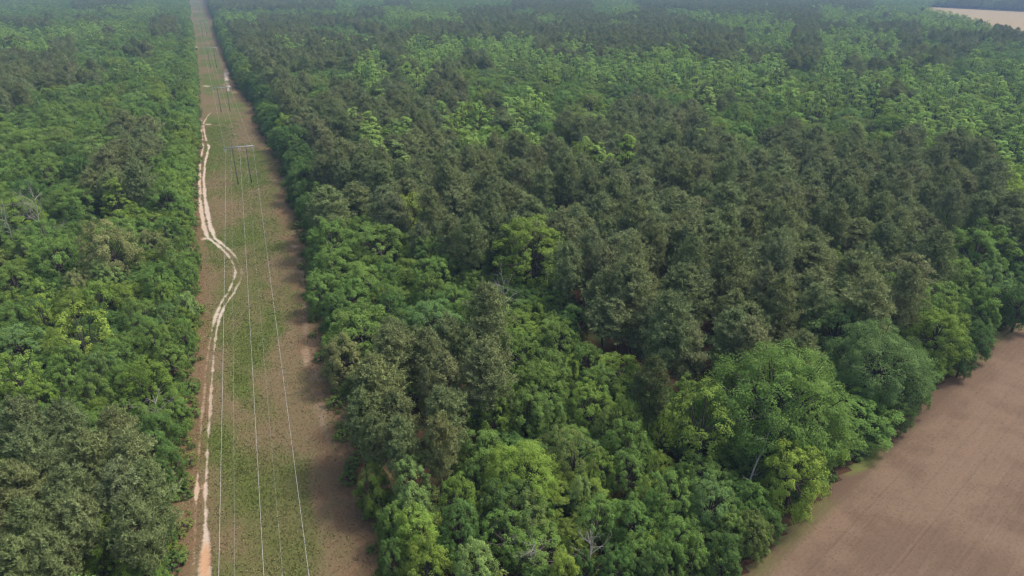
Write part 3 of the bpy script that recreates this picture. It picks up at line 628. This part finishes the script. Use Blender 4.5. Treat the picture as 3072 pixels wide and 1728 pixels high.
# the rest of each kind is the far wood
def stuff(name, idx, protos, label, cat):
    """one object: every remaining tree of the kind, each a copy of one of the modelled trees"""
    P = np.array([(trees[i]['x'], trees[i]['y'], 0) for i in idx])
    m = mesh_of(name, P, [], {'rot': np.array([(0, 0, trees[i]['rot']) for i in idx]), 'scl': np.array([(trees[i]['sx'], trees[i]['sx'], trees[i]['sz']) for i in idx]),
        'tint': np.array([jitter_tint(trees[i]['tone'], trees[i]['x'], trees[i]['y']) for i in idx]), 'var': np.array([float(protos.index((trees[i]['kind'], trees[i]['var']))) for i in idx])})
    o = tag(link(name, m), label, cat, kind='stuff')
    ng = bpy.data.node_groups.new(name, 'GeometryNodeTree')
    ng.interface.new_socket('Geometry', in_out='INPUT', socket_type='NodeSocketGeometry'); ng.interface.new_socket('Geometry', in_out='OUTPUT', socket_type='NodeSocketGeometry')
    gi = ng.nodes.new('NodeGroupInput'); go = ng.nodes.new('NodeGroupOutput'); jn = ng.nodes.new('GeometryNodeJoinGeometry')
    def attr(k, ty):
        a = ng.nodes.new('GeometryNodeInputNamedAttribute'); a.data_type = ty; a.inputs['Name'].default_value = k; return a.outputs[0]
    va, ro, sc = attr('var', 'FLOAT'), attr('rot', 'FLOAT_VECTOR'), attr('scl', 'FLOAT_VECTOR')
    for q, (kd, vr) in enumerate(protos):
        cm, tm = PROTO[kd][vr][:2]
        for me in (cm, tm):
            src = bpy.data.objects.new('tree_model', me)
            oi = ng.nodes.new('GeometryNodeObjectInfo'); oi.inputs['Object'].default_value = src; oi.inputs['As Instance'].default_value = True
            cp = ng.nodes.new('FunctionNodeCompare'); cp.data_type = 'FLOAT'; cp.operation = 'EQUAL'; cp.inputs['B'].default_value = q; cp.inputs['Epsilon'].default_value = .2
            ng.links.new(va, cp.inputs['A'])
            ip = ng.nodes.new('GeometryNodeInstanceOnPoints')
            ng.links.new(gi.outputs[0], ip.inputs['Points']); ng.links.new(cp.outputs[0], ip.inputs['Selection']); ng.links.new(oi.outputs['Geometry'], ip.inputs['Instance'])
            ng.links.new(ro, ip.inputs['Rotation']); ng.links.new(sc, ip.inputs['Scale']); ng.links.new(ip.outputs[0], jn.inputs[0])
    ng.links.new(jn.outputs[0], go.inputs[0])
    o.modifiers.new('copies', 'NODES').node_group = ng
    return o
for n, idx in byname.items():
    rest = [i for i in idx if i not in chosen]
    if not rest: continue
    pr = sorted({(trees[i]['kind'], trees[i]['var']) for i in rest})
    stuff({'pine_tree': 'pine_forest', 'broadleaf_tree': 'broadleaf_forest', 'poplar_tree': 'poplar_forest'}[n], rest, pr,
          {'pine_tree': 'far mass of dark grey-green pines fading into haze', 'broadleaf_tree': 'far mass of mid-green broadleaf crowns fading into haze', 'poplar_tree': 'far mass of light-green pointed poplars fading into haze'}[n], 'forest')

# ------------------------------------------------------------------ undergrowth below the near trees and along the edges
r = np.random.default_rng(77)
ug = []
def ug_add(x, y, s, tone):
    ug.append(len(trees)); trees.append(dict(kind='shrub', var=int(r.integers(3)), x=x, y=y, sx=s, sz=s*r.uniform(.6, 1.1), rot=r.uniform(0, 6.28), tone=tone, label=None, hand=False, r=2*s))
for side, fx in ((-1, left_x), (1, right_x)):
    for y in np.arange(24, 700, .95):
        x = float(fx(np.array(y)))+side*(r.uniform(-.3, 3.4) if side < 0 else r.uniform(-2.0, 3.2))
        if r.random() < .75: ug_add(x, y+r.uniform(-.8, .8), r.uniform(.16, .75), ['mid', 'dark', 'warm', 'olive'][r.integers(4)])
d = 0
for a, b in zip(np.vstack([f0, FEDGE])[:-1], np.vstack([f0, FEDGE])[1:]):
    L = np.linalg.norm(b-a); tdir = (b-a)/L; nrm = np.array([-tdir[1], tdir[0]])
    for s in np.arange(0, L, .8):
        p = a+tdir*s+nrm*(.9+abs(r.normal(0, 2.6)))
        if r.random() < .8: ug_add(p[0], p[1], r.uniform(.18, .9), ['mid', 'dark', 'olive', 'dark'][r.integers(4)])
gxx = np.arange(-160, 330, 3.6)
for x in gxx:
    for y in np.arange(20, 330, 3.6):
        xx, yy = x+r.uniform(-1.6, 1.6), y+r.uniform(-1.6, 1.6)
        if r.random() < .45 or blocked(np.array(xx), np.array(yy), 1.5): continue
        qx, qy, _ = project(np.array([xx, yy, 5.]))
        if not (-150 < qx < 2720 and qy < 1700): continue
        if inside(Z1, np.array(qx), np.array(qy)) and r.random() < .75: continue
        ug_add(xx, yy, r.uniform(.5, 1.3), ['mid', 'dark', 'dark', 'olive'][r.integers(4)])
stuff('undergrowth', ug, [('shrub', 0), ('shrub', 1), ('shrub', 2)], 'low green undergrowth along the clearing and field edges', 'undergrowth')

# ------------------------------------------------------------------ rough grass of the clearing
n = 90000
gy_ = 40+(r.uniform(0, 1, n)**1.35)*330; u = r.uniform(0, 1, n); gx_ = left_x(gy_)-1+(right_x(gy_)-left_x(gy_)+2)*u
sa, ba, gr, re = clearing_masks(gx_, gy_)
ok = (sa < .3) & (r.uniform(0, 1, n) < (.35+.65*gr)*(1-.7*ba)*(1-.6*re)); gx_, gy_, gr, re = gx_[ok], gy_[ok], gr[ok], re[ok]; n = len(gx_)
V = []; T = []
for kk in range(3):
    a = r.uniform(0, 6.28, n); h = r.uniform(.08, .30, n)*(.6+1.1*fbm(gx_/5, gy_/7, 61))*(.8+.5*gr); w = r.uniform(.05, .12, n)
    b0 = np.stack([gx_+r.normal(0, .08, n), gy_+r.normal(0, .08, n), np.full(n, .05)], -1); sd_ = np.stack([np.cos(a), np.sin(a), np.zeros(n)], -1)*w[:, None]
    tip = b0+np.stack([r.normal(0, .12, n), r.normal(0, .12, n), h], -1)
    V.append(np.stack([b0-sd_, b0+sd_, tip], 1)); T.append(np.repeat(np.clip(gr+r.normal(0, .22, n), 0, 1)[:, None], 3, 1))
V = np.stack(V, 1).reshape(-1, 3); T = np.stack(T, 1).reshape(-1)
m, nt, out = new_mat('grass_blades'); at_ = N(nt, 'ShaderNodeAttribute', attribute_name='lv')
cc = mixc(nt, at_.outputs['Fac'], (0.36, 0.29, 0.17), (0.25, 0.30, 0.09)); dd = N(nt, 'ShaderNodeBsdfDiffuse'); tt = N(nt, 'ShaderNodeBsdfTranslucent'); ms = N(nt, 'ShaderNodeMixShader', i_0=.3)
nt.links.new(cc, dd.inputs[0]); nt.links.new(cc, tt.inputs[0]); nt.links.new(dd.outputs[0], ms.inputs[1]); nt.links.new(tt.outputs[0], ms.inputs[2]); nt.links.new(ms.outputs[0], out.inputs[0])
tag(link('grass', mesh_of('grass', V, [np.arange(len(V)).reshape(-1, 3)], {'lv': T}, [m])), 'rough mixed green and dry grass covering the power-line clearing', 'grass', kind='stuff')

# ------------------------------------------------------------------ power line: H-frames and cables
def mid(p): return np.mean([at(*q)[:2] for q in p], axis=0)
bases = [mid([(599.5, 464), (633.5, 460.5)]), mid([(557.5, 284), (578.5, 278.5)]), mid([(530, 171), (545, 171)]), mid([(511, 92), (521, 92)]), mid([(495, 27), (503, 27)])]
HT = [(13.0, 1.9), (12.6, 1.9), (15.0, 1.6), (15.5, 1.6), (15.5, 1.6)]      # crossarm height, pole top above it
axis_x = np.polyfit([b[1] for b in bases[:3]], [b[0] for b in bases[:3]], 1)
AL, PS, VD = 4.5, 2.22, 2.0         # half arm, half pole spacing, insulator drop
ORD = ['nearest', 'second nearest', 'third', 'fourth', 'farthest']
def hframe(b, ha, top, lab):
    e = tag(link('power_pole', None, loc=(b[0], b[1], 0)), lab, 'power pole', 'H-frame power poles along the clearing')
    for s in (-1, 1):
        g = Geo(); z = np.linspace(0, ha+top, 6); g.tube(np.stack([np.full(6, s*PS), np.zeros(6), z], -1), .19-.08*z/(ha+top), 8)
        for zz in (ha+top-.15, ha-.9): g.box((s*PS, 0, zz), (.34, .34, .1))
        link('pole', g.mesh('pole', M_POLE), e)
    g = Geo(); g.box((0, .19, ha), (2*AL+.3, .12, .24)); g.box((0, -.19, ha), (2*AL+.3, .12, .24))
    for s in (-1, 0, 1): g.box((s*AL, 0, ha), (.12, .3, .16))
    link('crossarm', g.mesh('crossarm', M_ARM), e)
    for s in (-1, 0, 1):
        g = Geo()
        for q in (-1, 1):
            a = np.array([s*AL+q*.42, 0, ha-.12]); c = np.array([s*AL, 0, ha-VD])
            g.tube([a, c], .035, 5)
            for k in np.linspace(.12, .92, 11):
                p = a+(c-a)*k; dv = (c-a)/np.linalg.norm(c-a); g.tube([p-dv*.03, p+dv*.03], [.12, .07], 8)
        g.box((s*AL, 0, ha-VD), (.09, .3, .09))
        link('insulator', g.mesh('insulator', M_GLASS), e)
for b, (ha, tp), o_ in zip(bases, HT, ORD):
    hframe(b, ha, tp, f'{o_} two-legged grey H-frame pole carrying the cables down the clearing')
pb = [np.array([-10., -80.])]+bases+[np.array([np.polyval(axis_x, 2500), 2500.])]
ph = [(13.0, 1.9)]+HT+[(15, 1.6)]
def cable(name, off, lift, sag, rad, lab):
    g = Geo()
    for (a, b, (h1, t1), (h2, t2)) in zip(pb[:-1], pb[1:], ph[:-1], ph[1:]):
        u = np.linspace(0, 1, 41); L = np.linalg.norm(b-a); sg = sag*(L/250)**2
        z1 = h1-VD if lift == 0 else h1+t1-.1; z2 = h2-VD if lift == 0 else h2+t2-.1
        g.tube(np.stack([a[0]+(b[0]-a[0])*u+off, a[1]+(b[1]-a[1])*u, z1+(z2-z1)*u-4*min(sg, 7.0)*u*(1-u)], -1), rad, 5, cap=False)
    return tag(link(name, g.mesh(name, M_WIRE), None), lab, 'cable', 'cables of the power line')
cable('power_cable', -AL, 0, 1.25, .021, 'pale cable hung from the crossarm ends nearest the sandy track')
cable('power_cable', 0, 0, 1.25, .021, 'pale middle cable hung between the two legs of each pole')
cable('power_cable', AL, 0, 1.25, .021, 'pale cable hung from the crossarm ends farthest from the track')
cable('ground_wire', -PS, 1, 0.9, .007, 'thin dark wire over the pole legs nearest the sandy track')
cable('ground_wire', PS, 1, 0.9, .007, 'thin dark wire over the pole legs farthest from the track')

# ------------------------------------------------------------------ dead trees, log, branches, hunting blind
def dead(name, base, hgt, seed, lab, spread=.45, n=9, lean=(0, 0), rad=.22, cat='dead tree', curve=0, twigs=4):
    rr = np.random.default_rng(seed); e = tag(link(name, None, loc=base), lab, cat)
    h = np.linspace(0, 1, 8)
    P = np.stack([lean[0]*hgt*(h+curve*h*h), lean[1]*hgt*(h+curve*h*h), h*hgt], -1); P[1:, :2] += rr.normal(0, .012*hgt, (7, 2))
    g = Geo(); g.tube(P, rad*(1.1-1.0*h)+.015, 7); link('trunk', g.mesh('trunk', M_DEAD), e)
    g = Geo()
    for i in range(n):
        u = .32+.6*(i+rr.uniform())/n; s = np.array([np.interp(u, h, P[:, k]) for k in range(3)])
        ph = rr.uniform(0, 6.28); l = hgt*spread*(1.15-u*.7)*rr.uniform(.7, 1.2); dv = np.array([math.cos(ph), math.sin(ph), rr.uniform(.3, 1.0)]); dv /= np.linalg.norm(dv)
        q = [s]
        for k in range(4): dv = unit(dv+rr.normal(0, .22, 3)); q.append(q[-1]+dv*l/4)
        q = np.array(q); g.tube(q, rad*np.array([.42, .33, .24, .15, .06]), 5, cap=False)
        for k in range(twigs):
            j = rr.integers(1, 4); d2 = unit(dv+rr.normal(0, .6, 3)); t_ = q[j]+(q[j+1]-q[j])*rr.uniform()
            g.tube([t_, t_+d2*l*.2, t_+unit(d2+rr.normal(0, .3, 3))*l*.4], rad*np.array([.16, .11, .05]), 4, cap=False)
    link('branch', g.mesh('branch', M_DEAD), e)
    return e
b3 = lambda px, py, z=0: tuple(at(px, py, z))
p = at(92, 520, 15); dead('dead_tree', (p[0], p[1], 0), 20, 3, 'bleached white bare tree standing out of the green crowns left of the clearing', .40, 14, rad=.24)
p = at(14, 540, 14); dead('dead_tree', (p[0], p[1], 0), 18, 4, 'smaller grey bare tree beside the bleached white one at the picture edge', .4, 12, rad=.18)
p = at(1485, 1385, 6); dead('dead_tree', (p[0], p[1], 0), 9, 5, 'pale bare tree with upswept limbs among green bushes near the fallen log', .42, 11, rad=.11)
p = at(1880, 1200, 6); dead('dead_tree', (p[0], p[1], 0), 10.5, 8, 'leaning bare snag with a crooked stem in front of the biggest oak', .3, 5, lean=(.28, .12), rad=.2, curve=.6, twigs=2)
p = at(1255, 732, 10); dead('dead_tree', (p[0], p[1], 0), 13, 9, 'tangle of grey dead branches before the tall grass-green tree', .5, 16, lean=(.08, -.1), rad=.14)
p = at(1283, 528, 10); dead('dead_tree', (p[0], p[1], 0), 14, 10, 'thin curved dead stem among the pines above the tall grass-green tree', .25, 4, lean=(.12, 0), rad=.14, curve=.8)
p = at(372, 1040, 7); dead('dead_tree', (p[0], p[1], 0), 10, 12, 'brown twiggy half-dead tree at the near edge of the clearing by the pines', .5, 10, lean=(.15, 0), rad=.16)
p = at(1345, 1405, 4); dead('dead_tree', (p[0], p[1], 0), 7, 13, 'brown tangled bare shrub beside the fallen log', .7, 14, rad=.1, twigs=6)
e = tag(link('fallen_log', None, loc=b3(1404, 1417, 2.2)), 'pale grey fallen log lying across the brush near the bottom', 'log')
g = Geo(); g.tube([(-1.7, -.1, -.1), (-.6, 0, .05), (.5, .05, .12), (1.7, .2, .3)], [.2, .19, .16, .12], 8); link('stem', g.mesh('stem', M_DEAD), e)
g = Geo(); g.tube([(1.0, .1, .2), (1.4, -.1, 1.0), (1.5, -.1, 1.9)], [.07, .05, .02], 5); g.tube([(.2, 0, .1), (.0, .6, .7), (.1, .9, 1.2)], [.06, .04, .015], 5); link('branch', g.mesh('branch', M_DEAD), e)
e = tag(link('fallen_branch', None, loc=b3(2166, 1142, .1)), 'grey fallen branch lying on the mossy strip beside the bare field', 'branch')
g = Geo(); g.tube([(-.9, .9, .9), (-.5, .5, .5), (0, 0, .25), (.8, -.8, .1)], [.03, .06, .08, .09], 6); link('stem', g.mesh('stem', M_DEAD), e)
g = Geo(); g.tube([(-.5, .5, .5), (-.3, .9, .9), (-.5, 1.2, 1.1)], [.04, .03, .01], 5); g.tube([(0, 0, .25), (-.6, -.1, .5)], [.04, .01], 5); link('branch', g.mesh('branch', M_DEAD), e)
p = at(493.5, 124.5, 1.5); e = tag(link('hunting_blind', None, loc=(p[0], p[1], 0)), 'tiny dark hunting blind with pale roof far along the clearing edge', 'hunting blind')
g = Geo(); g.box((0, 0, 2.3), (2.2, 2.2, 2.2)); link('cabin', g.mesh('cabin', M_BLIND), e)
g = Geo(); g.box((0, 0, 3.5), (2.8, 2.8, .16)); g.box((0, 0, 3.63), (2.0, 2.8, .1)); link('roof', g.mesh('roof', M_TIN), e)
for sx_ in (-1, 1):
    for sy_ in (-1, 1):
        g = Geo(); g.box((sx_*.95, sy_*.95, .6), (.14, .14, 1.2)); link('leg', g.mesh('leg', M_BLIND), e)

# ------------------------------------------------------------------ haze
g = Geo(); g.box((0, 0, 34.5), (6000, 6000, 71))
m, nt, out = new_mat('air'); pv = N(nt, 'ShaderNodeVolumePrincipled'); pv.inputs['Color'].default_value = (.46, .68, .95, 1); pv.inputs['Density'].default_value = .00025; pv.inputs['Anisotropy'].default_value = .2
nt.links.new(pv.outputs[0], out.inputs['Volume']); m.cycles.homogeneous_volume = True if hasattr(m.cycles, 'homogeneous_volume') else None
tag(link('haze', g.mesh('haze', m)), kind='stuff')
